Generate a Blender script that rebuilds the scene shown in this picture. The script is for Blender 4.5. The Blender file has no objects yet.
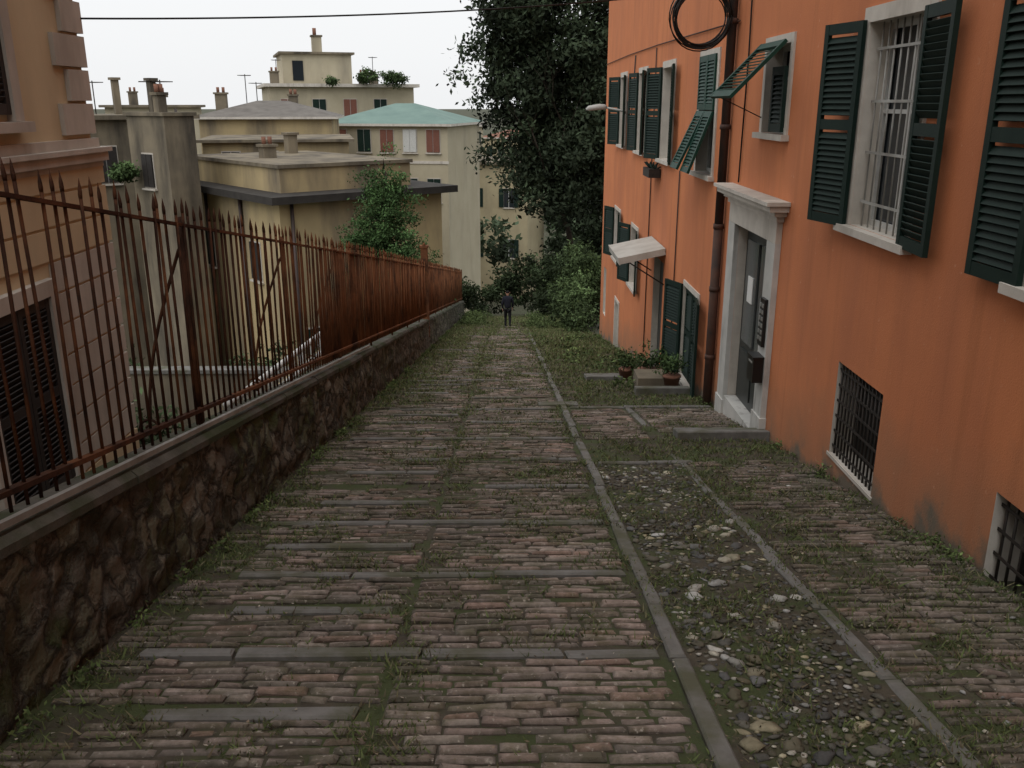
import bpy, math, random
import numpy as np
from mathutils import Vector, Matrix, noise
random.seed(11); rng=np.random.default_rng(7)
S=.189
scene=bpy.context.scene
# ---------------------------------------------------------------- materials
MATS={}
def mat(name,c1,c2=None,scale=3.0,rough=.85,bump=0.0,bscale=40,c3=None,s3=.5,t3=(.5,.7),attr=None,metal=0,streak=False,spec=.3,vor=None,lowdark=None,grime=None):
    m=bpy.data.materials.new(name);m.use_nodes=True
    nt=m.node_tree;N=nt.nodes;L=nt.links
    b=N['Principled BSDF'];b.inputs['Roughness'].default_value=rough;b.inputs['Metallic'].default_value=metal
    b.inputs['Specular IOR Level'].default_value=spec
    tc=N.new('ShaderNodeTexCoord')
    def noi(sc,det=5,stretch=None,r=.6):
        n=N.new('ShaderNodeTexNoise');n.inputs['Scale'].default_value=sc;n.inputs['Detail'].default_value=det;n.inputs['Roughness'].default_value=r
        if stretch:
            mp=N.new('ShaderNodeMapping');mp.inputs['Scale'].default_value=stretch
            L.new(tc.outputs['Object'],mp.inputs['Vector']);L.new(mp.outputs[0],n.inputs['Vector'])
        else: L.new(tc.outputs['Object'],n.inputs['Vector'])
        return n
    def mix(f,a,bb,mode='MIX'):
        x=N.new('ShaderNodeMix');x.data_type='RGBA';x.blend_type=mode
        for s,v in ((x.inputs[0],f),(x.inputs[6],a),(x.inputs[7],bb)):
            if isinstance(v,(int,float)): s.default_value=v
            elif isinstance(v,tuple): s.default_value=(*v,1)
            else: L.new(v,s)
        return x.outputs[2]
    def ramp(sock,a,bb):
        r=N.new('ShaderNodeMapRange');r.inputs['From Min'].default_value=a;r.inputs['From Max'].default_value=bb
        L.new(sock,r.inputs['Value']);return r.outputs[0]
    col=c1
    if c2: col=mix(ramp(noi(scale).outputs['Fac'],.33,.67),c1,c2)
    if c3: col=mix(ramp(noi(s3,6,(1,1,.22) if streak else None).outputs['Fac'],*t3),col,c3)
    if lowdark:
        sp=N.new('ShaderNodeSeparateXYZ');L.new(tc.outputs['Object'],sp.inputs[0])
        ma=N.new('ShaderNodeMath');ma.operation='MULTIPLY_ADD';ma.inputs[1].default_value=S;L.new(sp.outputs[1],ma.inputs[0]);L.new(sp.outputs[2],ma.inputs[2])
        mb_=N.new('ShaderNodeMath');mb_.operation='MULTIPLY_ADD';mb_.inputs[1].default_value=-1.3;L.new(noi(1.7,8).outputs['Fac'],mb_.inputs[0]);L.new(ma.outputs[0],mb_.inputs[2])
        col=mix(ramp(mb_.outputs[0],.15,-.55),col,lowdark)
        col=mix(ramp(mb_.outputs[0],-.48,-.66),col,(.17,.14,.105))
        # faint vertical runs and small scuffs
        col=mix(ramp(noi(5,8,(1,1,.06)).outputs['Fac'],.54,1.0),col,tuple(k*.55 for k in c1))
        col=mix(ramp(noi(14,8).outputs['Fac'],.66,.8),col,(.66,.36,.23))
    if vor:
        v=N.new('ShaderNodeTexVoronoi');v.inputs['Scale'].default_value=vor;v.feature='DISTANCE_TO_EDGE'
        nn=noi(vor*1.3,5); va=N.new('ShaderNodeVectorMath');va.operation='MULTIPLY_ADD'
        va.inputs[1].default_value=(1.1/vor,)*3
        L.new(nn.outputs['Color'],va.inputs[0]);L.new(tc.outputs['Object'],va.inputs[2]);L.new(va.outputs[0],v.inputs['Vector'])
        v2=N.new('ShaderNodeTexVoronoi');v2.inputs['Scale'].default_value=vor;L.new(va.outputs[0],v2.inputs['Vector'])
        hs=N.new('ShaderNodeSeparateColor');L.new(v2.outputs['Color'],hs.inputs[0])
        col=mix(ramp(hs.outputs[0],.2,1.4),col,(.26,.24,.19))
        col=mix(ramp(v.outputs['Distance'],0,.14),tuple(k*.6 for k in c2),col)
        col=mix(ramp(noi(2.3,8).outputs['Fac'],.54,.66),col,(.045,.044,.03))
    if attr:
        a=N.new('ShaderNodeAttribute');a.attribute_name=attr
        if c2 or c3: col=mix(1.0,a.outputs['Color'],col,'MULTIPLY')
        else: col=a.outputs['Color']
    if grime:
        col=mix(ramp(noi(2.6,10,None,.7).outputs['Fac'],.50,.66),col,grime)
        col=mix(ramp(noi(38,6).outputs['Fac'],.60,.72),col,(.40,.36,.31))
    if isinstance(col,tuple): b.inputs['Base Color'].default_value=(*col,1)
    else: L.new(col,b.inputs['Base Color'])
    if bump:
        bp=N.new('ShaderNodeBump');bp.inputs['Strength'].default_value=bump;bp.inputs['Distance'].default_value=.01
        n=noi(bscale,6);h=n.outputs['Fac']
        if vor:
            ad=N.new('ShaderNodeMath');ad.operation='ADD';L.new(h,ad.inputs[0]);
            L.new(ramp(v.outputs['Distance'],0,.2),ad.inputs[1]);h=ad.outputs[0];bp.inputs['Distance'].default_value=.03
        L.new(h,bp.inputs['Height']);L.new(bp.outputs[0],b.inputs['Normal'])
    MATS[name]=m;return m
M_or=mat('orange_plaster',(.63,.225,.095),(.55,.19,.082),.9,.92,.35,90,c3=(.46,.165,.08),s3=.9,t3=(.46,.74),streak=True,lowdark=(.40,.18,.095))
M_white=mat('white_stone',(.60,.56,.5),(.5,.46,.41),5,.7,.15,60,c3=(.3,.27,.23),s3=2,t3=(.52,.8),streak=True)
M_marble=mat('veined_marble',(.60,.59,.56),(.46,.46,.44),3,.45,.05,60,c3=(.2,.19,.18),s3=3.5,t3=(.55,.70),streak=True)
M_shut=mat('green_shutter_paint',(.008,.02,.016),(.012,.026,.020),8,.6,.1,60,spec=.15)
M_shutb=mat('bright_green_shutter_paint',(.010,.055,.038),(.012,.042,.03),8,.5,.1,60,spec=.2)
M_brsh=mat('brown_shutter_paint',(.024,.02,.02),(.034,.03,.027),8,.6,.1,60)
M_red=mat('red_brown_shutter',(.2,.08,.055),(.16,.065,.045),8,.6)
M_glass=mat('window_glass',(.02,.025,.03),rough=.08,spec=.6)
M_gray=mat('grey_glass',(.10,.11,.11),rough=.15,spec=.6)
M_wwood=mat('white_painted_wood',(.58,.58,.56),(.48,.48,.46),12,.5)
M_iron=mat('dark_iron',(.025,.022,.02),(.045,.035,.03),14,.6,.2,80,metal=.3)
M_rust=mat('rusty_iron',(.036,.021,.016),(.09,.042,.026),6,.9,.4,120,c3=(.20,.085,.04),s3=2.2,t3=(.50,.68),spec=.1)
M_rustF=mat('orange_rust',(.23,.10,.048),(.12,.055,.03),4,.9,.4,120,c3=(.055,.03,.02),s3=2.5,t3=(.50,.68),spec=.1)
M_pipe=mat('downpipe_metal',(.05,.045,.045),(.08,.05,.04),5,.5,metal=.3)
M_pipeb=mat('rusty_downpipe',(.10,.05,.035),(.05,.035,.03),5,.7)
M_lpipe=mat('grey_plastic_pipe',(.4,.4,.38),(.2,.19,.17),3,.5)
M_wall=mat('old_stone_masonry',(.135,.122,.098),(.075,.068,.055),5,.95,.8,35,c3=(.062,.075,.032),s3=1.8,t3=(.46,.58),vor=5.5)
M_cap=mat('weathered_concrete',(.115,.107,.09),(.06,.055,.045),5,.95,.5,60,c3=(.04,.05,.022),s3=2,t3=(.44,.6))
M_slate=mat('slate_kerb_stone',(.19,.185,.175),(.125,.12,.11),7,.85,.35,50,c3=(.09,.09,.058),s3=2.6,t3=(.46,.64))
M_brick=mat('path_brick',(1.0,1.0,1.0),(.62,.62,.6),22,.9,.7,90,attr='Col',c3=(.48,.50,.40),s3=5.5,t3=(.46,.64),grime=(.085,.078,.055))
M_stone=mat('cobble_stone',(1.0,1.0,1.0),(.7,.7,.68),30,.85,.3,90,attr='Col')
M_dirt=mat('mossy_dirt',(.085,.072,.052),(.05,.043,.032),9,.98,.9,60,c3=(.055,.068,.027),s3=2.6,t3=(.44,.57))
M_grass=mat('grass_blades',(1,1,1),rough=.7,attr='Col')
M_leaf=mat('leaves',(1,1,1),rough=.75,attr='Col',spec=.15)
M_bark=mat('bark',(.05,.038,.028),(.025,.02,.016),10,.95,.6,30)
M_ground=mat('ground_soil',(.05,.06,.03),(.07,.065,.045),.4,.95,.3,5)
M_yel=mat('yellow_plaster',(.46,.36,.20),(.38,.30,.17),.6,.9,.1,20,c3=(.17,.14,.10),s3=.5,t3=(.44,.66),streak=True)
M_cream=mat('cream_plaster',(.46,.41,.30),(.40,.35,.25),.5,.9,c3=(.28,.25,.19),s3=.4,t3=(.5,.75),streak=True)
M_pale=mat('pale_yellow_plaster',(.43,.37,.24),(.37,.31,.2),.5,.9,c3=(.26,.22,.15),s3=.4,t3=(.5,.75),streak=True)
M_greyp=mat('stained_grey_plaster',(.24,.20,.14),(.16,.135,.10),.7,.95,.2,20,c3=(.07,.06,.048),s3=.8,t3=(.44,.66),streak=True)
M_peach=mat('peach_plaster',(.60,.49,.32),(.52,.43,.28),.8,.9,.15,60,c3=(.38,.31,.21),s3=.7,t3=(.5,.8),streak=True)
M_pink=mat('pale_trim_plaster',(.55,.51,.45),(.45,.41,.36),2,.9,.1,60,c3=(.28,.25,.21),s3=1.4,t3=(.5,.8),streak=True)
M_dcorn=mat('dark_eave',(.05,.045,.04),(.03,.027,.025),2,.9)
M_roofg=mat('grey_slate_roof',(.17,.155,.14),(.11,.1,.09),1.5,.9,.3,8)
M_teal=mat('teal_roof',(.17,.25,.22),(.13,.2,.18),.8,.8)
M_terr=mat('terracotta',(.25,.12,.08),(.17,.085,.06),6,.9)
M_black=mat('black_plastic',(.012,.012,.012),rough=.35)
M_steel=mat('brushed_panel',(.45,.45,.43),rough=.35,metal=.6)
M_paper=mat('paper_notice',(.7,.7,.68),rough=.9)
M_dwood=mat('dark_door',(.04,.045,.042),(.03,.034,.033),6,.4)
M_jack=mat('navy_jacket_cloth',(.018,.02,.03),(.012,.013,.02),20,.95)
M_trou=mat('dark_trousers_cloth',(.015,.015,.018),rough=.95)
M_skin=mat('skin',(.42,.24,.17),rough=.6)
M_hair=mat('dark_hair',(.012,.01,.009),rough=.8)
M_canopy=mat('canopy_sheet',(.5,.49,.45),(.38,.36,.32),3,.6)
M_lamp=mat('lamp_housing',(.45,.45,.43),rough=.5)
# ---------------------------------------------------------------- builders
class MB:
    def __init__(s): s.v=[];s.f=[];s.m=[];s.ms=[];s.sm=[]
    def mi(s,m):
        if m not in s.ms: s.ms.append(m)
        return s.ms.index(m)
    def add(s,vs,fs,m,smooth=False):
        o=len(s.v);s.v+= [tuple(v) for v in vs];k=s.mi(m)
        for f in fs: s.f.append(tuple(i+o for i in f));s.m.append(k);s.sm.append(smooth)
    def box(s,x0,x1,y0,y1,z0,z1,m,T=None):
        vs=[Vector((x,y,z)) for z in(z0,z1) for y in(y0,y1) for x in(x0,x1)]
        if T is not None: vs=[T@v for v in vs]
        s.add(vs,[(0,2,3,1),(4,5,7,6),(0,1,5,4),(2,6,7,3),(0,4,6,2),(1,3,7,5)],m)
    def prism(s,poly,z0,z1,m):
        n=len(poly);vs=[(x,y,z0) for x,y in poly]+[(x,y,z1) for x,y in poly]
        s.add(vs,[tuple(range(n-1,-1,-1)),tuple(range(n,2*n))]+[(i,(i+1)%n,n+(i+1)%n,n+i) for i in range(n)],m)
    def tube(s,pts,r,m,n=6,cap=True):
        pts=[Vector(p) for p in pts];rs=r if isinstance(r,(list,tuple)) else [r]*len(pts)
        vs=[];N=len(pts)
        for i,p in enumerate(pts):
            d=(pts[min(i+1,N-1)]-pts[max(i-1,0)]).normalized()
            a=d.cross(Vector((0,0,1)));
            if a.length<.05:a=d.cross(Vector((1,0,0)))
            a.normalize();b=d.cross(a)
            for k in range(n):
                t=2*math.pi*k/n;vs.append(p+(a*math.cos(t)+b*math.sin(t))*rs[i])
        fs=[(i*n+k,i*n+(k+1)%n,(i+1)*n+(k+1)%n,(i+1)*n+k) for i in range(N-1) for k in range(n)]
        if cap: fs+=[tuple(range(n-1,-1,-1)),tuple(range((N-1)*n,N*n))]
        s.add(vs,fs,m,True)
    def build(s,name,parent=None):
        me=bpy.data.meshes.new(name);me.from_pydata(s.v,[],s.f)
        for m in s.ms: me.materials.append(m)
        me.polygons.foreach_set('material_index',s.m);me.polygons.foreach_set('use_smooth',s.sm);me.update()
        o=bpy.data.objects.new(name,me);scene.collection.objects.link(o)
        if parent:o.parent=parent
        return o
def empty(name):
    o=bpy.data.objects.new(name,None);scene.collection.objects.link(o);return o
def npmesh(name,V,F,m,cols=None,smooth=False,parent=None):
    V=np.asarray(V,np.float32);F=np.asarray(F,np.int32);k=F.shape[1]
    me=bpy.data.meshes.new(name);me.vertices.add(len(V));me.vertices.foreach_set('co',V.ravel())
    me.loops.add(F.size);me.loops.foreach_set('vertex_index',F.ravel())
    me.polygons.add(len(F));me.polygons.foreach_set('loop_start',np.arange(0,F.size,k,dtype=np.int32))
    me.polygons.foreach_set('loop_total',np.full(len(F),k,np.int32))
    me.polygons.foreach_set('use_smooth',np.full(len(F),smooth))
    me.update(calc_edges=True);me.validate()
    if cols is not None:
        a=me.color_attributes.new('Col','FLOAT_COLOR','POINT')
        C=np.ones((len(V),4),np.float32);C[:,:3]=cols;a.data.foreach_set('color',C.ravel())
    me.materials.append(m)
    o=bpy.data.objects.new(name,me);scene.collection.objects.link(o)
    if parent:o.parent=parent
    return o
def ns(x,y,sc,z=0): return noise.noise(Vector((x*sc,y*sc,z)))
def gz(y): return -S*y
# ---------------------------------------------------------------- ground
def terr(x,y):
    def pathz(y):
        if y<43: return -S*y
        t=min(1,(y-43)/70);return -S*43-(1-(1-t)**2)*11.5
    p=pathz(y)-.07
    if x<=-2.0:
        l=-3.2-.2*max(y,-5) if y<45 else -12.2-min(1,(y-45)/60)*8
        l=min(l,p)
        t=1 if x<=-2.09 else 0
        return l if t else p
    return p
xs=sorted(set([-2500,-1200,-500,-250,-120,-70]+list(np.arange(-50,-2.2,2.0))+[-2.1,-2.0]+list(np.arange(-1,20,1.5))+[25,35,60,120,300,800,2500]))
ys=sorted(set([-400,-100,-40,-20,-10]+list(np.arange(-6,60,2.0))+list(np.arange(60,125,5))+[150,250,500,1000,2500,4000]))
V=[(x,y,terr(x,y)) for y in ys for x in xs];nx=len(xs)
F=[(j*nx+i,j*nx+i+1,(j+1)*nx+i+1,(j+1)*nx+i) for j in range(len(ys)-1) for i in range(nx-1)]
npmesh('ground',V,F,M_ground)
xs=np.arange(-1.86,2.80,.09);ys=np.concatenate([np.arange(-3,12,.12),np.arange(12,44,.4)])
V=[(x,y,gz(y)+.006*ns(x,y,5)+ .008*ns(x,y,1.2)-.004) for y in ys for x in xs];nx=len(xs)
F=[(j*nx+i,j*nx+i+1,(j+1)*nx+i+1,(j+1)*nx+i) for j in range(len(ys)-1) for i in range(nx-1)]
npmesh('path_soil',V,F,M_dirt,smooth=True)
def gm(x,y):
    v=.08+.34*ns(x,y,1.1,3)+.45*ns(x,y,3.7,9)
    v+=.27*math.exp(-((x+.46+.16*ns(x,y,1.3,5))/.12)**2)
    v+=.22*math.exp(-((x-.69)/.06)**2)+.28*math.exp(-((x+1.7)/.16)**2)
    if x>1.60: v+=.16*(y<9)+.22*(x-1.65<.5)*(4.5<y<8)+.10*(x>2.5)
    if .82<x<1.6 and y<7.5: v+=.13
    if 7.6<y<9 and x>.85: v+=.26
    if y>11.2: v+=.04+(.22 if (x>.8 or x<-1.0) else 0)
    if x>.85 and y>11.2: v+=.2
    if y>30: v+=(y-30)*.04
    return v
# ---------------------------------------------------------------- bricks
def steps_at(y,left):
    k=(y-3.49)/1.08;d=abs(k-round(k))*1.08
    if left: 
        k2=(y-3.49-.54)/1.08;d=min(d,abs(k2-round(k2))*1.08)
    return d
BV=[];BC=[];BF=[];nb=0
tf=np.array([(0,1,5,4),(1,2,6,5),(2,3,7,6),(3,0,4,7),(4,5,9,8),(5,6,10,9),(6,7,11,10),(7,4,8,11),(8,9,10,11)])
def brick(x0,x1,y0,y1,col,hh=.014):
    global nb
    i=.011;t=[random.uniform(-.005,.005) for _ in range(4)];h=hh+random.uniform(-.011,.006)
    a=random.uniform(-.014,.014);P=[(x0,y0-a*.5),(x1,y0+a*.5),(x1,y1+a*.5),(x0,y1-a*.5)]
    cx,cy=(x0+x1)/2,(y0+y1)/2;j=lambda:random.uniform(-.003,.003)
    vs=[(px,py,gz(py)-.04) for px,py in P]+[(px+j(),py+j(),gz(py)+h-.012+t[k]) for k,(px,py) in enumerate(P)]
    vs+=[(px+(i if px<cx else -i)*random.uniform(.7,2.2)+j(),py+(i if py<cy else -i)+j(),gz(py)+h+t[k]) for k,(px,py) in enumerate(P)]
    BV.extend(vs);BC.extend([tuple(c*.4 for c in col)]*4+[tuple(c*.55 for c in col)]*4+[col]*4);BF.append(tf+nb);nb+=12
pal=[(.34,.265,.23),(.38,.29,.25),(.30,.24,.21),(.26,.215,.19),(.40,.33,.29),(.33,.27,.235),(.24,.205,.18),(.36,.255,.21),(.35,.30,.26),(.30,.255,.22)]
y=.4
while y<40:
    pit=.067+random.uniform(-.005,.005)
    if y>18: pit*=1.15
    for (xa,xb,kind) in ((-1.80,-.50,'L'),(-.47,.70,'R'),(.84,1.55,'P1'),(1.68,2.74,'P2')):
        if kind in'LR' and steps_at(y,kind=='L' and y<16)<.075 : continue
        if kind=='P1' and not (8.9<y<11 or y>12.5): continue
        if kind=='P2' and not (y<7.7 or 9.3<y<11.1 or y>12.5): continue
        wav=.03*ns(xa,y,2,30)
        x=xa-random.random()*.16*(kind!='P1')
        x=max(x,xa)+wav
        while x<xb-.05:
            l=random.choice([.11,.15,.19,.22,.23,.24,.25]);x1=min(x+l,xb+random.uniform(-.02,.012))
            cx=(x+x1)/2;g=gm(cx,y)
            yo=.022*ns(cx,y,1.3,50)
            if x1-x>.05 and g<.50 and random.random()>.022 and not (y>14 and g>.38 and random.random()<.5):
                c=random.choice(pal);q=.90+.35*ns(cx,y,.9,20)+random.uniform(-.12,.12)
                if kind=='R' and y>8: q*=1.12
                if kind=='P2' and y<8: q*=.92
                mo=min(.7,max(0,(g-.04)*1.2+random.uniform(-.15,.15)))
                c=tuple(cc*q*(1-mo)+mm*mo for cc,mm in zip(c,(.13,.125,.08)))
                brick(x,x1-.009,y+yo-pit/2+.0075,y+yo+pit/2-.0075,c,.013)
            x=x1
    y+=pit
npmesh('brick_paving',BV,np.concatenate(BF),M_brick,BC)
# ---------------------------------------------------------------- slabs / kerbs
def slab(mb,x0,x1,y0,y1,h,m,jit=.006):
    b=.010;j=lambda:random.uniform(-jit,jit)
    c=[(x0+j(),y0+j()),(x1+j(),y0+j()),(x1+j(),y1+j()),(x0+j(),y1+j())];hz=[h+random.uniform(-.004,.004) for _ in c]
    cx,cy=(x0+x1)/2,(y0+y1)/2
    vs=[(x,y,gz(y)-.05) for x,y in c]+[(x,y,gz(y)+hz[k]-b) for k,(x,y) in enumerate(c)]
    vs+=[(x+(b if x<cx else -b),y+(b if y<cy else -b),gz(y)+hz[k]) for k,(x,y) in enumerate(c)]
    mb.add(vs,[tuple(f) for f in tf],m)
st=MB();k=-3
while True:
    yy=3.49+k*.54;k+=1
    if yy>34: break
    full=((k-1)%2==0)
    if not full and yy>16: continue
    x=-1.50 if not full else -1.62
    if random.random()<.5: x+=.12
    xe=.69 if full else -.56
    while x<xe-.1:
        l=random.uniform(.40,.9);x1=min(x+l,xe)
        if xe-x1<.15:x1=xe
        if random.random()<(1 if yy<6 else .72): 
            s_=random.uniform(-.012,.012);slab(st,x,x1-.014,yy-.045+s_,yy+.036+s_,.016+random.uniform(0,.012),M_slate,.009)
        x=x1
st.build('step_stones')
kb=MB()
y=.3
while y<30:
    l=random.uniform(.6,1.2);w=random.uniform(-.012,.012)
    slab(kb,.73+w,.81+w,y,y+l-.012,.022+random.uniform(-.008,.010),M_slate,.009)
    y+=l
kb.build('kerb')
kb=MB();y=.5
while y<11.3:
    l=random.uniform(.5,1.0);w=random.uniform(-.015,.015)
    if not 7.7<y<8.8: slab(kb,1.58+w,1.65+w,y,min(y+l,11.4)-.012,.012+random.uniform(-.007,.006),M_slate,.009)
    y+=l
slab(kb,.85,1.3,7.58,7.67,.02,M_slate);slab(kb,1.31,1.72,7.6,7.69,.022,M_slate)
slab(kb,.85,1.55,11.1,11.2,.02,M_slate);slab(kb,1.56,2.7,11.12,11.24,.025,M_slate)
kb.build('kerb')
mb=MB();slab(mb,1.80,2.755,8.78,9.06,.10,M_slate,.003);mb.build('door_step')
mb=MB();slab(mb,.45,.98,11.3,11.62,.03,M_slate);mb.build('drain_cover')
mb=MB();slab(mb,1.35,1.95,14.2,14.7,.09,M_slate);slab(mb,1.9,2.7,12.4,12.62,.12,M_slate);mb.build('stone_step')
# ---------------------------------------------------------------- cobbles
import bmesh
bm=bmesh.new();bmesh.ops.create_icosphere(bm,subdivisions=1,radius=1);bm.verts.ensure_lookup_table()
IV=np.array([v.co[:] for v in bm.verts]);IF=np.array([[v.index for v in f.verts] for f in bm.faces]);bm.free()
bm=bmesh.new();bmesh.ops.create_icosphere(bm,subdivisions=2,radius=1);bm.verts.ensure_lookup_table()
IV2=np.array([v.co[:] for v in bm.verts]);IF2=np.array([[v.index for v in f.verts] for f in bm.faces]);bm.free()
CV=[];CC=[];CF=[];o=0;placed=[]
tries=0;grid={}
while tries<19000:
    tries+=1
    x=random.uniform(.84,1.56);y=random.uniform(.6,7.55)
    if random.random()<.05: x=random.uniform(1.7,2.7)
    r=random.choice([.010,.012,.015,.018,.022,.028,.036,.045]);
    if x>1.6:r=min(r,.02)
    key=(int(x/.1),int(y/.1));ok=True
    for a in(-1,0,1):
        for b in(-1,0,1):
            for (X,Y,R) in grid.get((key[0]+a,key[1]+b),()):
                if (X-x)**2+(Y-y)**2<((R+r)*.92)**2: ok=False
    if not ok: continue
    if ns(x,y,2.0,40)+.5*ns(x,y,6,11)>.14 and random.random()<.85: continue
    grid.setdefault(key,[]).append((x,y,r))
    hi=r>.026 and y<5.5;v=(IV2 if hi else IV).copy()
    v*= (1+.2*rng.standard_normal((len(v),1))) if not hi else 1
    if hi:
        q=rng.random(3)*50;v*=np.array([[1+.6*noise.noise(Vector(p*1.3+q))+.25*noise.noise(Vector(p*3+q))] for p in v])
    v*=np.array([r*random.uniform(.8,1.45),r*random.uniform(.7,1.05),r*random.uniform(.3,.5)])
    t=random.uniform(0,math.pi);c_,s_=math.cos(t),math.sin(t);v=v@np.array([[c_,s_,0],[-s_,c_,0],[0,0,1]])
    v+=np.array([x,y,gz(y)+random.uniform(-.006,.003)]);v[:,2]-=S*(v[:,1]-y)
    b=random.choice([.16,.2,.24,.3,.4,.52]) if random.random()<.38 else random.choice([.085,.11,.14])
    w=random.uniform(0,.6);c=(b,b*(1-.2*w),b*(1-w*.75))
    CV.append(v);CC+= [c]*len(v);CF.append((IF2 if hi else IF)+o);o+=len(v)
npmesh('cobble_strip',np.concatenate(CV),np.concatenate(CF),M_stone,CC,True)
# ---------------------------------------------------------------- grass
GV=[];GC=[];n=0;tries=0
while n<110000 and tries<100000:
    tries+=1
    u=random.random();y=1.8+(u**1.6)*38
    x=random.uniform(-1.82,2.74)
    g=gm(x,y)
    if g<.24+random.uniform(-.17,.13): continue
    near=y<9
    bl=10 if near else 9
    for _ in range(bl):
        bx=x+random.gauss(0,.034+.002*y);by=y+random.gauss(0,.03+.003*y);bx=min(max(bx,-1.82),2.74)
        h=random.uniform(.010,.026)*(1+.05*y)*(1.6 if random.random()<.1 else 1);w=random.uniform(.002,.0045)*(1+.12*y)
        a=random.uniform(0,6.28);lx,ly=random.gauss(0,.7)*h,random.gauss(0,.7)*h
        z=gz(by)+.010;dx,dy=math.cos(a)*w,math.sin(a)*w
        GV+=[(bx-dx,by-dy,z),(bx+dx,by+dy,z),(bx+lx,by+ly,z+h)]
        q=random.uniform(.6,1.35);rr=random.random();c=(.12*q,.155*q,.05*q) if rr<.68 else ((.20*q,.18*q,.10*q) if rr<.9 else (.13*q,.10*q,.06*q))
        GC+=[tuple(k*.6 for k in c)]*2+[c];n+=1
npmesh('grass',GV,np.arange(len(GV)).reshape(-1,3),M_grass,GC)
GV=[];GC=[]
for _ in range(6000):
    y=1.8+random.random()**1.5*20;x=random.uniform(-1.8,2.74);s=random.uniform(.004,.013)
    a=random.uniform(0,6.28);z=gz(y)+.022;q=random.uniform(.5,1.2)
    c=random.choice([(.16,.12,.075),(.22,.17,.12),(.10,.075,.05),(.36,.32,.26),(.07,.06,.04)])
    for k in range(4): GV.append((x+math.cos(a+k*1.57)*s*(1 if k%2 else .55),y+math.sin(a+k*1.57)*s*(1 if k%2 else .55),z-S*math.sin(a+k*1.57)*s+random.uniform(0,.006)));GC.append(tuple(q*t for t in c))
npmesh('leaf_litter',GV,np.arange(len(GV)).reshape(-1,4),M_grass,GC)
# ---------------------------------------------------------------- retaining wall
wl=empty('stone_retaining_wall')
ys=np.concatenate([np.arange(-3,12,.04),np.arange(12,40.3,.2)]);zs=np.linspace(-.1,.70,21)
V=[];
for y in ys:
    for z in zs: V.append((-1.85+.035*ns(y*1.0,z,3.5,7)+.035*ns(y,z,9,7)+.02*ns(y,z,20,7),y,gz(y)+z))
nz=len(zs);F=[(j*nz+i,(j+1)*nz+i,(j+1)*nz+i+1,j*nz+i+1) for j in range(len(ys)-1) for i in range(nz-1)]
npmesh('masonry_face',V,F,M_wall,smooth=True,parent=wl)
mb=MB()
y=-3
while y<40:
    l=random.uniform(1.1,1.7);y1=min(y+l,40.2)
    w=random.uniform(-.014,.014);h=.745+random.uniform(-.008,.008)
    vs=[(x,yy,gz(yy)+z) for yy in(y,y1-.008) for x,z in((-2.06,.68),(-1.83+w,.68),(-1.83+w,h-.03),(-1.86+w,h),(-2.06,h))]
    mb.add(vs,[(0,1,2,3,4),(9,8,7,6,5)]+[(i,i+5,(i+1)%5+5,(i+1)%5) for i in range(5)],M_cap)
    y=y1
mb.build('coping',wl)
mb=MB();vs=[(x,y,z) for y in(-3,40.2) for x,z in((-2.05,gz(y)-6),(-1.93,gz(y)-6),(-1.93,gz(y)+.65),(-2.05,gz(y)+.65))]
mb.add(vs,[(0,1,2,3),(7,6,5,4)]+[(i,i+4,(i+1)%4+4,(i+1)%4) for i in range(4)],M_greyp);mb.build('wall_core',wl)
# ---------------------------------------------------------------- fence
fe=empty('rusty_iron_fence')
Xf=-1.90;near=MB();far=MB()
def ybar(mb,y0,y1,h,t,w,m,xc=Xf):
    vs=[(x,y,gz(y)+z) for y in(y0,y1) for x,z in((xc-w,h-t),(xc+w,h-t),(xc+w,h+t),(xc-w,h+t))]
    mb.add(vs,[(0,1,2,3),(7,6,5,4)]+[(i,i+4,(i+1)%4+4,(i+1)%4) for i in range(4)],m)
y=-2.0;i=0
while y<39.5:
    mb,m=(near,M_rust) if y<7.5 +random.uniform(-3,3) else (far,M_rustF)
    r=.0088;x=Xf+random.uniform(-.004,.004);lean=random.uniform(-.016,.016);ly=random.uniform(-.024,.024);z0=gz(y)
    top=2.18+random.uniform(-.03,.012)
    P=[(x,y,z0+.80),(x+lean,y+ly,z0+top-.09)]
    mb.tube(P,r,m,4)
    mb.tube([(x+lean,y+ly,z0+top-.09),(x+lean,y+ly,z0+top-.07),(x+lean*1.1,y+ly,z0+top-.05),(x+lean*1.2,y+ly,z0+top)],[r,r*1.15,r*1.05,.001],m,4)
    if y>9 : mb.tube([(x,y+.056,z0+.80),(x,y+.056,z0+2.03)],r*.8,m,4)
    y+=.115;i+=1
for (a,b,mb,m) in ((-2,6,near,M_rust),(6,21.3,far,M_rustF),(21.6,39.6,far,M_rustF)):
    ybar(mb,a,b,2.03,.009,.014,m);ybar(mb,a,b,.885,.012,.02,m)
y=.6
while y<39:
    mb,m=(near,M_rust) if y<7 else (far,M_rustF)
    z=gz(y)
    mb.tube([(Xf-.03,y,z+.7),(Xf-.03,y,z+2.08)],.016,m,6)
    pts=[(Xf-.04,y,z+1.9)]
    for t in np.linspace(0,1,9): pts.append((Xf-.06-.30*math.sin(t*1.6),y+.02,z+1.88-1.2*t))
    mb.tube(pts,.011,m,5)
    pts=[(Xf-.36-.07*math.cos(a)*(1-a/11),y+.02,z+.74+.07*math.sin(a)*(1-a/11)) for a in np.linspace(0,8,22)]
    mb.tube(pts,.009,m,5)
    y+=2.4
near.build('dark_railings',fe);far.build('orange_railings',fe)
mb=MB();ybar(mb,-2,12,.785,.014,.014,M_lpipe,-1.865);mb.build('conduit',fe)
mb=MB();z=gz(21.45)
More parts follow.
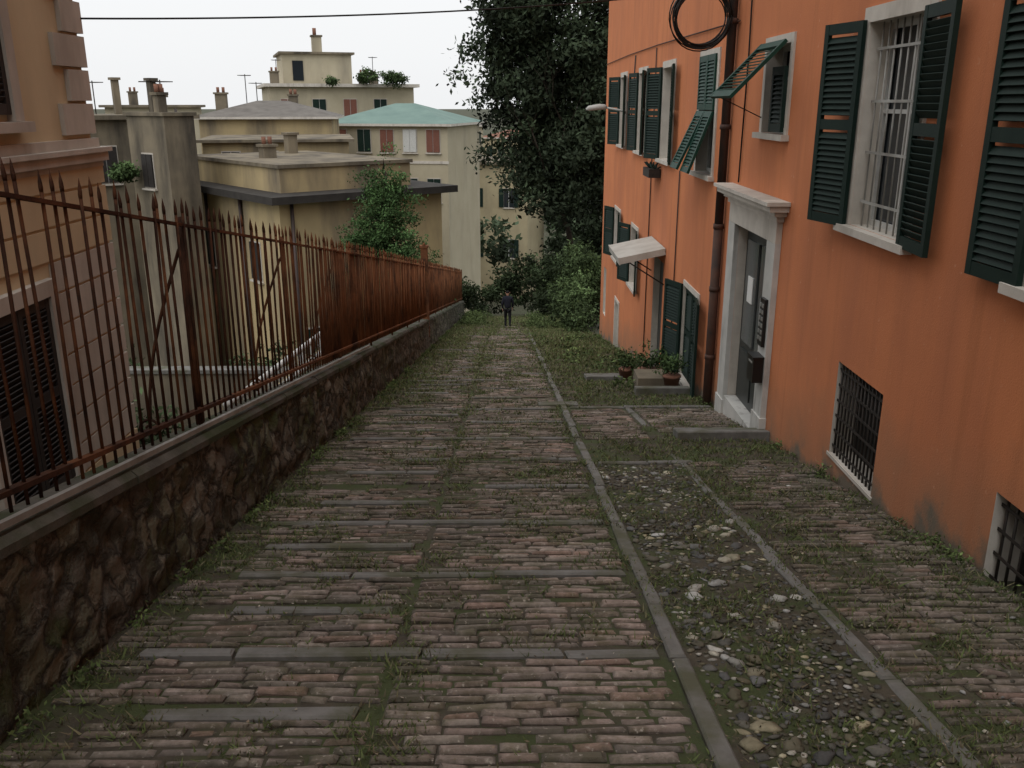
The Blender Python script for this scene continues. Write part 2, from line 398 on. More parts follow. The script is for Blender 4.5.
mb.box(-2.0,-1.84,21.37,21.53,z+.3,z+2.48,M_rustF);mb.box(-2.02,-1.82,21.35,21.55,z+2.48,z+2.53,M_rustF)
mb.tube([(-1.92,21.45,z+2.53),(-1.92,21.45,z+2.6)],[.05,.01],M_rustF,8);mb.build('fence_gate_post')
# ---------------------------------------------------------------- facade generic (plane x=X, facing -x)
def facade(mb,X,y0,y1,z0,z1,holes,depth,m,mr,sgn=1):
    Y=sorted(set([y0,y1]+[h[0] for h in holes]+[h[1] for h in holes]));Z=sorted(set([z0,z1]+[h[2] for h in holes]+[h[3] for h in holes]))
    for a,b in zip(Y[:-1],Y[1:]):
        for c,d in zip(Z[:-1],Z[1:]):
            if any(h[0]<=a and h[1]>=b and h[2]<=c and h[3]>=d for h in holes): continue
            mb.add([(X,a,c),(X,b,c),(X,b,d),(X,a,d)],[(0,3,2,1)],m)
    for a,b,c,d in holes:
        D=X+sgn*depth
        mb.add([(X,a,c),(X,b,c),(X,b,d),(X,a,d),(D,a,c),(D,b,c),(D,b,d),(D,a,d)],[(0,1,5,4),(1,2,6,5),(2,3,7,6),(3,0,4,7)],mr)
def louvre(mb,T,w,h,m,t=.035,mid=True,pitch=.045):
    """panel in local frame: x along width 0..w, y thickness, z 0..h"""
    s=.055
    mb.box(0,s,-t/2,t/2,0,h,m,T);mb.box(w-s,w,-t/2,t/2,0,h,m,T)
    bars=[0,h-.08]+([h*.48] if mid else [])
    for b in bars: mb.box(s,w-s,-t/2+.002,t/2-.002,b,b+.08,m,T)
    z=.09
    while z<h-.1:
        if not(mid and h*.48-.03<z<h*.48+.09):
            R=T@Matrix.Translation((0,0,z+.02))@Matrix.Rotation(math.radians(-58),4,'X')
            mb.box(s-.003,w-s+.003,-.027,.027,-.004,.004,m,R)
        z+=pitch
def hinge(x,y,z,ux,uy):
    """local x axis -> (ux,uy,0)"""
    a=math.atan2(uy,ux);return Matrix.Translation((x,y,z))@Matrix.Rotation(a,4,'Z')
ob=empty('orange_apartment_building')
X=2.76;YE=25.5
WIN=[(21.75,.78,2.28),(18.75,.78,2.28),(15.85,.78,2.28),(12.75,.78,2.28),(6.72,.78,2.28),(4.15,.78,2.28),(1.2,.78,2.28)]
holes=[(c-.5,c+.5,a,b) for c,a,b in WIN]
holes+= [(c-.5,c+.5,4.35,5.9) for c in(21.75,18.75,15.85,12.75,9.7,6.72,4.0,1.2)]
holes+=[(9.15,9.95,1.41,2.26)]
holes+=[(21.6,22.6,-1.95,-.78),(18.65,19.55,-2.05,-.82),(12.55,13.55,-2.35,-.95)]
holes+=[(9.27,10.6,-2.2,.36),(15.5,16.5,-3.4,-.95),(21.3,22.0,-4.3,-2.95),(24.2,24.8,-3.9,-2.6)]
holes+=[(6.22,7.13,-1.13,-.33),(3.75,4.62,-.98,-.38),(.8,1.7,-.6,-.1)]
mb=MB();facade(mb,X,-6,YE,-7,9.5,holes,.24,M_or,M_white)
mb.add([(X,YE,-7),(12,YE,-7),(12,YE,9.5),(X,YE,9.5),(12,-6,-7),(X,-6,-7),(X,-6,9.5),(12,-6,9.5)],[(0,1,2,3),(4,5,6,7),(1,4,7,2),(3,2,7,6)],M_or)
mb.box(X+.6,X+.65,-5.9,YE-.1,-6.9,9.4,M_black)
mb.box(X-.5,12.3,-6.3,YE+.5,9.5,9.7,M_white)
mb.build('walls',ob)
tr=MB();sh=MB();gl=MB();wd=MB();ir=MB()
def surround(y0,y1,z0,z1,w=.11,p=.02,sill=True):
    e=.001
    tr.box(X-p,X+.02,y0-w,y0-e,z0,z1+w,M_white);tr.box(X-p,X+.02,y1+e,y1+w,z0,z1+w,M_white);tr.box(X-p-.003,X+.018,y0-e,y1+e,z1+e,z1+w,M_white)
    if sill: tr.box(X-.08,X+.2,y0-w-.04,y1+w+.04,z0-.06,z0-.002,M_white)
def sash(y0,y1,z0,z1,d=.16):
    gl.add([(X+d+.03,y0,z0),(X+d+.03,y1,z0),(X+d+.03,y1,z1),(X+d+.03,y0,z1)],[(0,3,2,1)],M_glass)
    t=.045;ym=(y0+y1)/2
    for a,b in((y0,y0+t),(ym-.035,ym+.035),(y1-t,y1)): wd.box(X+d-.02,X+d+.02,a,b,z0,z1,M_wwood)
    for a,b in((z0,z0+t),(z1-t,z1),((z0+z1)/2+.1,(z0+z1)/2+.13)): wd.box(X+d-.017,X+d+.017,y0+t,y1-t,a,b,M_wwood)
def pair(c,z0,z1,angF,angN,w=.5,m=M_shut,hw=.5):
    """far/near shutters; angle = degrees away from lying flat on the wall"""
    h=z1-z0+.04
    a=math.radians(angF);louvre(sh,hinge(X-.045,c+hw+.02,z0-.02,-math.sin(a),math.cos(a)),w,h,m)
    a=math.radians(angN);louvre(sh,hinge(X-.045,c-hw-.02,z0-.02,-math.sin(a),-math.cos(a)),w,h,m)
for i,(c,a,b) in enumerate(WIN):
    surround(c-.5,c+.5,a,b);sash(c-.5,c+.5,a,b)
angs=[(22,10),(12,14),(20,8),None,(14,4),(3,6),(6,6)]
for (c,a,b),an in zip(WIN,angs):
    if an: pair(c,a,b,*an,w=.5)
for c in(21.75,18.75,15.85,12.75,9.7,6.72,4.0,1.2):
    surround(c-.5,c+.5,4.35,5.9);sash(c-.5,c+.5,4.35,5.9);pair(c,4.35,5.9,6,6)
# closed shutters with hinged lower flaps propped out
for s in(0,1):
    louvre(sh,hinge(X-.03,12.25+s*.5,1.62,0,1),.5,.7,M_shutb,mid=False)
    R=Matrix.Translation((X-.035,12.25+s*.5,1.6))@Matrix.Rotation(math.pi/2,4,'Z')@Matrix.Rotation(math.radians(24 if s else 20),4,'X')@Matrix.Translation((0,0,-.84))
    louvre(sh,R,.49,.84,M_shutb,mid=False)
surround(9.15,9.95,1.41,2.26,.09);sash(9.15,9.95,1.41,2.26)
louvre(sh,hinge(X-.04,9.15,1.43,0,1),.42,.62,M_shut,mid=False)
louvre(sh,Matrix.Translation((X-.07,9.12,2.28))@Matrix.Rotation(math.pi/2,4,'Z')@Matrix.Rotation(math.radians(44),4,'X')@Matrix.Translation((0,0,-.72)),.88,.72,M_shutb,mid=False)
ir.tube([(X,9.99,1.55),(X-.53,9.99,1.79)],.006,M_iron,5)
# ground-floor windows
for y0,y1,a,b in((21.6,22.6,-1.95,-.78),(18.65,19.55,-2.05,-.82),(12.55,13.55,-2.35,-.95)):
    surround(y0,y1,a,b,.08);sash(y0,y1,a,b);pair((y0+y1)/2,a,b,20,8)
louvre(sh,hinge(X+.03,12.57,-2.33,0,1),.47,1.36,M_shut);louvre(sh,hinge(X+.03,13.06,-2.33,0,1),.47,1.36,M_shut)
surround(21.3,22.0,-4.3,-2.95,.08,sill=False)
for a,b,c,d in((21.3,22.0,-4.3,-2.95),(24.2,24.8,-3.9,-2.6)): wd.box(X+.12,X+.16,a,b,c,d,M_wwood)
wd.box(X+.12,X+.16,15.5,16.5,-3.4,-.95,M_dwood)
# grilles
def grille(y0,y1,z0,z1,x,m,n=8,rows=3,r=.008):
    for k in range(n+1):
        yy=y0+(y1-y0)*(k+.5)/(n+1);ir.tube([(x,yy,z0),(x,yy,z1)],r,m,5)
    for k in range(rows):
        zz=z0+(z1-z0)*(k+.5)/rows;ir.box(x-.012,x-.006,y0,y1,zz-.010,zz+.010,m)
grille(6.24,7.2,.78,2.28,X+.06,M_lpipe,7,4,.007)
grille(6.22,7.13,-1.13,-.33,X+.03,M_iron,12,6,.009);grille(3.75,4.62,-.98,-.38,X+.05,M_iron,8,4,.009)
for a,b,c,d in((6.22,7.13,-1.13,-.33),(3.75,4.62,-.98,-.38),(.8,1.7,-.6,-.1)):
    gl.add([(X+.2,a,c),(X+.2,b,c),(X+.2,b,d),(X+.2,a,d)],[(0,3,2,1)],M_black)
    tr.box(X-.012,X+.1,a-.03,b+.03,c-.03,c-.002,M_white)
# main door
z0=gz(9.9)+.02
tr.box(X-.06,X+.30,8.97,9.265,gz(8.9)-.3,.36,M_marble);tr.box(X-.06,X+.30,10.605,10.9,gz(10.9)-.1,.36,M_marble)
tr.box(X-.075,X+.22,8.95,9.28,gz(8.9)-.2,gz(9)+.22,M_marble);tr.box(X-.075,X+.22,10.59,10.92,gz(10.9)-.2,gz(10.9)+.25,M_marble)
tr.box(X-.06,X+.28,8.97,10.9,.362,.58,M_white)
tr.box(X-.08,X-.002,8.93,10.94,.582,.64,M_white);tr.box(X-.12,X-.002,8.86,11.0,.642,.69,M_white);tr.box(X-.19,X-.002,8.80,11.06,.692,.75,M_white);tr.box(X-.23,X-.002,8.77,11.09,.752,.79,M_white)
tr.box(X-.05,X+.5,9.285,10.585,gz(9.3)-.5,gz(9.3)+.01,M_marble)
dz=gz(9.3)+.01
wd.box(X+.10,X+.15,9.27,10.6,dz,.36,M_dwood)
gl.box(X+.075,X+.095,9.42,9.88,dz+.75,.2,M_gray);gl.box(X+.075,X+.095,10.0,10.46,dz+.75,.2,M_gray)
for a in(9.40,9.98): 
    wd.box(X+.08,X+.102,a,a+.5,dz+.1,dz+.65,M_dwood)
gl.box(X+.062,X+.072,9.5,9.75,-.65,-.35,M_paper);gl.box(X+.062,X+.072,10.1,10.3,-.5,-.2,M_paper)
tr.build('stone_trim',ob);sh.build('louvred_shutters',ob);gl.build('window_panes',ob);wd.build('window_frames_and_doors',ob);ir.build('window_grilles',ob)
mb=MB();mb.box(X-.095,X-.062,9.03,9.2,-.72,-.22,M_black)
for r in range(6):
    mb.box(X-.102,X-.096,9.05,9.10,-.66+r*.07,-.62+r*.07,M_steel);mb.box(X-.102,X-.096,9.13,9.18,-.66+r*.07,-.62+r*.07,M_steel)
mb.build('intercom_panel')
mb=MB();mb.box(X-.17,X-.062,9.0,9.22,-1.10,-.84,M_black);mb.box(X-.18,X-.062,8.99,9.23,-.84,-.82,M_black);mb.box(X-.173,X-.169,9.04,9.18,-.9,-.88,M_steel);mb.build('mailbox')
# canopy
mb=MB();T=Matrix.Translation((X-.01,15.35,-.68))@Matrix.Rotation(math.radians(-12),4,'Y')
mb.box(-.8,0,0,1.5,-.02,.02,M_canopy,T);mb.box(-.82,-.8,-.01,1.51,-.10,.025,M_canopy,T);mb.box(-.8,-.01,-.012,-.001,-.09,.02,M_canopy,T)
mb.tube([(X,15.4,-1.3),(X-.7,15.4,-.86)],.012,M_iron,5);mb.tube([(X,16.8,-1.3),(X-.7,16.8,-.86)],.012,M_iron,5);mb.build('door_canopy')
# pipes and cables
mb=MB();mb.tube([(X-.07,11.37,9.4),(X-.07,11.37,.2)],.055,M_pipe,12);mb.tube([(X-.07,11.37,.22),(X-.07,11.37,gz(11.37)-.05)],.06,M_pipeb,12)
for z in(-1.5,-.6,.2,1.4,2.6,3.8): mb.tube([(X-.07,11.37,z),(X-.07,11.37,z+.06)],.068,M_pipeb,12)
mb.build('downpipe')
mb=MB()
mb.tube([(X-.02,10.75,6),(X-.02,10.75,3.0),(X-.02,10.7,2.2),(X-.02,10.75,.82)],.010,M_black,5)
mb.tube([(X-.02,11.2,2.62),(X-.02,14,2.66),(X-.02,17,2.7),(X-.02,21,2.72),(X-.02,25.4,2.7)],.010,M_pipeb,5)
pts=[(X-.02,20.9,1.75),(X-.02,20.7,.9),(X-.03,20.4,.75),(X-.03,20.1,1.6),(X-.02,19.9,2.66)];mb.tube(pts,.014,M_black,5)
mb.tube([(X-.02,17.2,2.66),(X-.02,17.2,-3)],.012,M_pipeb,5);mb.tube([(X-.02,14.4,.7),(X-.02,14.4,-2.4)],.012,M_pipeb,5)
mb.build('facade_cables')
mb=MB()
for k in range(14):
    r=.33+random.uniform(-.045,.03);ox,oz=random.uniform(-.03,.03),random.uniform(-.03,.03);oy=random.uniform(-.05,.05)
    tl=random.uniform(-.2,.2)
    mb.tube([(2.30+ox+r*math.cos(t),11.25+oy+tl*r*math.sin(t)*.3,2.66+oz+r*math.sin(t)) for t in np.linspace(0,2*math.pi,30)],.008,M_black,5)
mb.tube([(X,11.3,3.3),(2.30,11.25,2.98)],.012,M_iron,5);mb.build('cable_coil')
mb=MB();mb.box(X-.22,X-.01,16.2,16.9,.45,.6,M_iron)
for k in range(30): mb.tube([(X-.11,16.25+.02*k,.58),(X-.11+random.uniform(-.12,.1),16.25+.02*k+random.uniform(-.1,.1),.58+random.uniform(.05,.14))],.012,M_shut,4)
mb.build('window_box_planter')
mb=MB();mb.tube([(X,21.2,1.5),(X-.15,21.2,1.56),(X-.5,21.2,1.62)],.022,M_lamp,8)
mb.tube([(X-.45,21.2,1.62),(X-.5,21.2,1.63),(X-.62,21.2,1.63),(X-.85,21.2,1.6),(X-.92,21.2,1.58)],[.03,.06,.07,.06,.02],M_lamp,10);mb.build('wall_street_lamp')
# ---------------------------------------------------------------- left peach building
pb=empty('peach_apartment_building')
XL=-3.8;YC=8.6
mb=MB();hl=[(6.25,7.25,-1.38,.2),(6.2,7.2,1.62,3.4),(3.2,4.2,-1.38,.2),(3.2,4.2,1.62,3.4),(.5,1.5,1.62,3.4)]
facade(mb,XL,-6,YC,1.37,8.5,[h for h in hl if h[2]>1],-.2,M_peach,M_pink,1)
facade(mb,XL+.03,-6,YC+.03,-5,1.15,[h for h in hl if h[2]<1],-.2,M_peach,M_pink,1)
mb.add([(XL,YC,1.37),(-12,YC,1.37),(-12,YC,8.5),(XL,YC,8.5),(XL+.03,YC+.03,-5),(-12,YC+.03,-5),(-12,YC+.03,1.15),(XL+.03,YC+.03,1.15)],[(0,1,2,3),(4,5,6,7)],M_peach)
mb.box(-12,XL-.3,-6,YC-.2,8.4,8.5,M_roofg);mb.box(-12,XL+.5,-6.2,YC+.5,8.5,8.7,M_pink)
mb.box(-12.1,-12,-6,YC,-5,8.5,M_peach);mb.box(-12,XL-.01,-6.1,-6,-5,8.5,M_peach)
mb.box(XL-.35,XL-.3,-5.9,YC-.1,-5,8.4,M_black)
mb.build('walls',pb)
mb=MB()
mb.box(-12,XL+.06,-6,YC+.06,1.15,1.2,M_pink);mb.box(-12,XL+.10,-6,YC+.10,1.2,1.28,M_pink);mb.box(-12,XL+.13,-6,YC+.13,1.28,1.32,M_pink);mb.box(-12,XL+.05,-6,YC+.05,1.32,1.40,M_pink)
z=1.44;k=0
while z<8.3:
    w=.55 if k%2==0 else .36
    mb.box(XL-.3,XL+.04,YC-w,YC+.04,z,z+.26,M_pink);z+=.285;k+=1
z=-4.4
while z<1.05:
    segs=[(-6,3.0),(4.4,6.08),(7.42,YC+.06)] if -1.5<z<.4 else [(-6,YC+.06)]
    for a,b in segs: mb.box(XL-.2,XL+.05,a,b,z,z+.245,M_pink if a>7 else M_peach)
    z+=.27
for h in hl:
    a,b,c,d=h;q=XL+(.03 if c<1 else 0)
    mb.box(q-.02,q+.07,a-.13,a-.002,c-.05,d+.13,M_pink);mb.box(q-.02,q+.07,b+.002,b+.13,c-.05,d+.13,M_pink);mb.box(q-.02,q+.073,a-.002,b+.002,d+.002,d+.132,M_pink);mb.box(q-.02,q+.12,a-.18,b+.18,c-.13,c-.052,M_pink)
mb.build('mouldings_and_quoins',pb)
mb=MB()
for h in hl:
    a,b,c,d=h;q=XL+(.03 if c<1 else 0)+.03
    louvre(mb,hinge(q,a+.005,c,0,1),.49,d-c,M_brsh);louvre(mb,hinge(q,(a+b)/2+.005,c,0,1),.49,d-c,M_brsh)
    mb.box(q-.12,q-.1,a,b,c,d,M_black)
mb.build('brown_louvred_shutters',pb)
# ---------------------------------------------------------------- overhead wire
mb=MB();A=Vector((-3.8,8.6,2.42));B=Vector((2.76,13,3.15))
mb.tube([A.lerp(B,t)-Vector((0,0,.2*4*t*(1-t)*.5)) for t in np.linspace(0,1,24)],.009,M_black,5)
mb.build('overhead_wire')
# ---------------------------------------------------------------- background buildings
def bldg(name,P,Q,depth,z0,z1,m,wins=(),roof='flat',rm=M_roofg,eave=.4,et=.25,em=None,extra=None,sidewins=()):
    """front wall from P to Q (2D), depth away"""
    root=empty(name);P=Vector((*P,0));Q=Vector((*Q,0));u=(Q-P);L=u.length;u.normalize();n=Vector((-u.y,u.x,0))
    T=Matrix(((u.x,n.x,0,P.x),(u.y,n.y,0,P.y),(0,0,1,0),(0,0,0,1)))
    mb=MB();mb.box(0,L,0,depth,z0,z1,m,T);mb.build('walls',root)
    mb=MB();e=eave
    mb.box(-e,L+e,-e,depth+e,z1+.003,z1+et,em or m,T)
    if roof=='hip':
        h=extra or 1.2;zz=z1+et+.003
        vs=[T@Vector(p) for p in((-e,-e,zz),(L+e,-e,zz),(L+e,depth+e,zz),(-e,depth+e,zz),(depth*.4,depth/2,zz+h),(L-depth*.4,depth/2,zz+h))]
        mb.add(vs,[(0,1,5,4),(1,2,5),(2,3,4,5),(3,0,4)],rm)
    mb.build('roof',root)
    mb=MB()
    def win(T2,u0,zb,w,h,kind,open_):
        mb.box(u0-.06,u0+w+.06,-.03,.0,zb-.06,zb+h+.06,M_pink,T2);mb.box(u0,u0+w,-.045,-.032,zb,zb+h,M_glass,T2)
        mb.box(u0+w/2-.03,u0+w/2+.03,-.06,-.046,zb,zb+h,M_wwood,T2)
        if kind:
            if open_: mb.box(u0-w/2,u0-.02,-.1,-.05,zb,zb+h,kind,T2);mb.box(u0+w+.02,u0+w*1.5,-.1,-.05,zb,zb+h,kind,T2)
            else: mb.box(u0,u0+w*.48,-.1,-.062,zb,zb+h,kind,T2);mb.box(u0+w*.52,u0+w,-.1,-.062,zb,zb+h,kind,T2)
        mb.box(u0-.12,u0+w+.12,-.15,-.0,zb-.14,zb-.062,M_pink,T2)
    for a in wins: win(T,*a)
    T3=T@Matrix.Rotation(-math.pi/2,4,'Z')@Matrix.Translation((-depth,0,0))
    for a in sidewins: win(T3,*a)
    if wins or sidewins: mb.build('windows',root)
    return root,T,L
def chim(root,T,x,y,z,w,h,pot=True,name='chimney'):
    mb=MB();mb.box(x-w/2,x+w/2,y-w/2,y+w/2,z,z+h,M_greyp,T);mb.box(x-w/2-.08,x+w/2+.08,y-w/2-.08,y+w/2+.08,z+h+.002,z+h+.12,M_greyp,T)
    if pot:
        for k in(-.25,.25): mb.tube([T@Vector((x+k*w,y,z+h+.1)),T@Vector((x+k*w,y,z+h+.45))],.1,M_terr,8)
    mb.build(name,root)
def aerial(root,T,x,y,z,h):
    mb=MB();mb.tube([T@Vector((x,y,z)),T@Vector((x,y,z+h))],.03,M_iron,4)
    for k in range(5): mb.box(x-.45+.04*k,x+.45-.04*k,y-.3+.15*k,y-.28+.15*k,z+h-.1,z+h-.06,M_iron,T)
    mb.build('tv_aerial',root)
r,T,L=bldg('ochre_house',(-9.1,36.9),(-2.9,42.0),13,-13,-2.15,M_yel,
  [(3.4,-5.6,1.0,1.7,M_brsh,0),(.8,-9.2,1.0,1.7,M_shut,0),(3.4,-9.2,1.0,1.7,M_shut,0)],em=M_dcorn,eave=.55,et=.3,
  sidewins=[(5,-5.6,.9,1.6,M_shut,0),(10,-5.6,.9,1.6,M_brsh,0),(1.5,-9.2,.9,1.6,M_brsh,0)])
mb=MB();mb.box(.6,L-1.0,1.0,11,-1.85,-.85,M_yel,T);mb.box(.5,L-.9,.9,11.1,-.848,-.7,M_greyp,T);mb.build('roof_terrace',r)
mb=MB();mb.tube([T@Vector((.5,-.1,-2.2)),T@Vector((.5,-.1,-12))],.08,M_pipe,6);mb.tube([T@Vector((-.1,3.6,-2.2)),T@Vector((-.1,3.6,-12))],.08,M_pipe,6);mb.tube([T@Vector((-.1,7.4,-2.2)),T@Vector((-.1,7.4,-12))],.08,M_pipe,6);mb.build('drain_pipes',r)
chim(r,T,2.5,6,-.7,.6,.5);chim(r,T,5.2,9,-.7,.5,.9,False)
r,T,L=bldg('slate_roofed_house',(-19.5,60),(-11.2,61),8,-14,.75,M_yel,[(1.2,-2.2,1,1.7,M_shut,0),(3.7,-2.2,1,1.7,M_red,0),(6.2,-2.2,1,1.7,M_shut,0)],'hip',M_roofg,.4,.15,M_white,1.0)
chim(r,T,1.0,3,1.2,.7,1.1);chim(r,T,5.5,5,1.2,.6,1.0);aerial(r,T,2.5,4,1.6,2.0);aerial(r,T,3.2,4,1.6,1.5)
r,T,L=bldg('grey_stained_house',(-19.6,42),(-15.2,45.5),6,-13,1.0,M_greyp,[(1,-1.8,1,1.6,M_brsh,0),(3.6,-5.2,1,1.6,M_shut,0)],'flat',M_roofg,.35,.2,M_greyp,.7,
   sidewins=[(2,-1.8,.9,1.6,M_brsh,0)])
chim(r,T,1.2,2,1.2,.5,.7);chim(r,T,3.2,3,1.2,.3,1.6,False);chim(r,T,5,2,1.2,.4,.8);aerial(r,T,4.4,2,1.2,1.6);aerial(r,T,2,5,1.2,2.0);aerial(r,T,2.7,5,1.2,1.6)
r,T,L=bldg('stained_party_house',(-14.3,39.5),(-13.4,40.6),3,-13,1.2,M_greyp,[],'flat',et=.15,em=M_greyp,eave=.1,sidewins=[(1.0,-1.8,.8,1.4,M_brsh,0)])
chim(r,T,.5,1,1.35,.4,.7);chim(r,T,.9,2.2,1.35,.28,1.3,False);aerial(r,T,1.2,2,1.4,1.3)
mb=MB();mb.tube([T@Vector((L+.1,1,1.2)),T@Vector((L+.1,1,-10))],.08,M_lpipe,6);mb.tube([T@Vector((L+.1,1.5,1.5)),T@Vector((L+.1,1.5,-10))],.06,M_pipe,6);mb.build('drain_pipes',r)
r,T,L=bldg('ochre_rear_house',(-16.2,50),(-8.6,51.5),8,-13,-.3,M_yel,[(1,-2.4,.9,1.6,M_brsh,0),(3,-2.4,.9,1.6,M_shut,0)],'flat',M_roofg,.3,.15,M_greyp,.9)
r,T,L=bldg('beige_apartment_block',(-21.8,88),(-8.8,92),14,-16,3.2,M_cream,[(x,.2,1.2,1.9,M_shut if i%2 else M_red,0) for i,x in enumerate(np.arange(1,12.5,2.9))],'flat',eave=.5,et=.3,em=M_white)
mb=MB();mb.box(1.5,8,2,10,3.5,6.2,M_cream,T);mb.box(1.2,8.3,1.7,10.3,6.203,6.4,M_greyp,T)
mb.box(2.4,3.4,1.93,1.99,3.8,5.6,M_glass,T)
mb.box(4.6,5.5,4,5,6.4,7.9,M_cream,T);mb.box(4.5,5.6,3.9,5.1,7.903,8.05,M_greyp,T);mb.tube([T@Vector((4.9,4.5,8)),T@Vector((4.9,4.5,8.7))],.18,M_terr,8);mb.build('penthouse',r)
mb=MB()
for k in range(8): mb.tube([T@Vector((8.4+k*.6,.2,3.5)),T@Vector((8.4+k*.6,.2,4.4))],.04,M_iron,4)
mb.box(8.4,12.8,.18,.22,4.38,4.42,M_iron,T);mb.build('terrace_railing',r)
for a,b in((.6,1),(9.5,5),(11,8)): chim(r,T,a,b,3.5,.8,1.0)
aerial(r,T,.9,2,3.5,2.2);aerial(r,T,10.2,3,3.5,2.6)
r,T,L=bldg('teal_roofed_house',(-13.6,71),(-4.2,69),10,-17,.1,M_cream,[(.7,-1.75,1,1.6,M_red,0),(2.6,-1.75,1,1.6,M_shut,0),(4.4,-1.75,1,1.6,M_red,0),(6.2,-1.75,1,1.6,M_wwood,0),(8.0,-1.75,1,1.6,M_red,0)]+[(x,-5.4,1,1.7,M_shut,0) for x in(.7,2.6,4.4,6.2,8.0)],'hip',M_teal,.4,.18,M_white,1.45,
  sidewins=[(x,z,1,1.6,M_shut,0) for x in(1,4,7) for z in(-1.75,-5.4,-9)])
mb=MB();mb.box(-.05,L+.06,-.06,-.0,-2.6,-2.4,M_white,T);mb.build('string_course',r)
r,T,L=bldg('pale_yellow_house',(-6.3,101),(2.5,99),10,-24,-4.6,M_pale,[(x,z,1.1,2,M_shut,1) for x in(2.4,6.4) for z in(-9.1,-14.6)],'flat',eave=.4,et=.3,em=M_greyp)
r,T,L=bldg('distant_house',(-9.5,140),(-3.2,141),10,-24,-1.6,M_cream,[(x,z,1,1.7,M_shut,0) for x in(1,3,5) for z in(-4,-7.5)],'hip',M_roofg,.4,.2,M_white,1.2)
r,T,L=bldg('distant_house',(-4,160),(5,158),10,-24,-4,M_pale,[(x,z,1,1.7,M_shut,0) for x in(1,3,5,7) for z in(-7,-10.5)],'hip',M_terr,.4,.2,M_white,1.2)
r,T,L=bldg('distant_house',(-62,90),(-46,92),10,-24,1.4,M_cream,[(x,z,1,1.7,M_shut,0) for x in(1,4,7,10,13) for z in(-2,-5.5)],'hip',M_roofg,.4,.2,M_white,1.2)
r,T,L=bldg('distant_house',(-33,78),(-26,80),9,-24,1.4,M_cream,[(x,z,1,1.7,M_shut,0) for x in(1,3,5) for z in(-1.4,-5)],'flat',M_roofg,.4,.2,M_greyp,1.0);chim(r,T,2,3,1.6,.7,1.0);aerial(r,T,4,3,1.6,1.8)
# courtyard: white stair railing, wall, pavement
cw=empty('courtyard_stair')
Pp=[(-3.98,12.2,-2.4),(-3.98,13,-2.5),(-3.8,19,-2.92),(-3.75,23,-4.2)]
mb=MB()
for p,q in zip(Pp[:-1],Pp[1:]):
    vs=[(p[0],p[1],p[2]-.45),(q[0],q[1],q[2]-.45),(q[0],q[1],-9),(p[0],p[1],-9),(p[0]-.2,p[1],p[2]-.45),(q[0]-.2,q[1],q[2]-.45),(q[0]-.2,q[1],-9),(p[0]-.2,p[1],-9)]
    mb.add(vs,[(0,3,2,1),(4,5,6,7),(0,1,5,4)],M_yel)
mb.build('stair_wall',cw)
mb=MB()
for p,q in zip(Pp[:-1],Pp[1:]):
    a,b=Vector(p),Vector(q);mb.tube([a,b],.055,M_wwood,6);mb.tube([a-Vector((0,0,.4)),b-Vector((0,0,.4))],.06,M_wwood,6)
    k=int((b-a).length/.16)
    for i in range(k): c=a.lerp(b,(i+.5)/k);mb.tube([c-Vector((0,0,.4)),c],.014,M_wwood,5)
mb.build('white_stair_railing',cw)
mb=MB()
for k in range(26): mb.box(-5.4,-4.2,12.4+k*.42,12.4+(k+1)*.42-.002,-9,-3.35-k*.15,M_cap)
mb.build('steps',cw)
mb=MB();mb.prism([(-9,8.7),(-4.2,8.7),(-4.2,12.38),(-9,12.38)],-6,-3.6,M_slate);mb.build('courtyard_pavement')
mb=MB();mb.box(-14,-5.6,22.5,22.8,-9,-5.0,M_greyp);mb.box(-14.05,-5.55,22.45,22.85,-4.998,-4.9,M_slate);mb.build('garden_wall')
# ---------------------------------------------------------------- foliage
def leaves(name,blobs,nl,size,base,var=.35,clump=.45,shell=.55,parent=None,ncl=None):
    V=[];C=[]
    tot=sum(b[3]*b[4]*b[5] for b in blobs)
    for (cx,cy,cz,rx,ry,rz) in blobs:
        n=int(nl*rx*ry*rz/tot);nc=max(6,(ncl or n//90))if ncl is None else max(6,int(ncl*rx*ry*rz/tot))
        d=rng.standard_normal((nc,3));d/=np.linalg.norm(d,axis=1)[:,None];rad=shell+(1-shell)*rng.random(nc)
        rad*=1+.12*rng.standard_normal(nc)
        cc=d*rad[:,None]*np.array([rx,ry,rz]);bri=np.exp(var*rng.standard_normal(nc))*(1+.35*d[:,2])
        idx=rng.integers(0,nc,n);p=cc[idx]+rng.standard_normal((n,3))*clump*np.array([1,1,.7])
        hgt=np.clip((p-cc[idx])[:,2]/clump,-1.5,1.5)
        p+=np.array([cx,cy,cz])
        a=rng.standard_normal((n,3));a/=np.linalg.norm(a,axis=1)[:,None];b=rng.standard_normal((n,3));b=np.cross(a,b);b/=np.linalg.norm(b,axis=1)[:,None]
        s=size*rng.uniform(.6,1.3,(n,1));q=np.stack([p-a*s,p-b*s*.45,p+a*s,p+b*s*.45],1)
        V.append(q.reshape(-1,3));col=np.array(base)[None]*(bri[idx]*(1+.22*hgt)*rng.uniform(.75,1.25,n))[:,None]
        C.append(np.repeat(np.clip(col,.004,.4),4,0))
    V=np.concatenate(V);C=np.concatenate(C)
    return npmesh(name,V,np.arange(len(V)).reshape(-1,4),M_leaf,C,parent=parent)
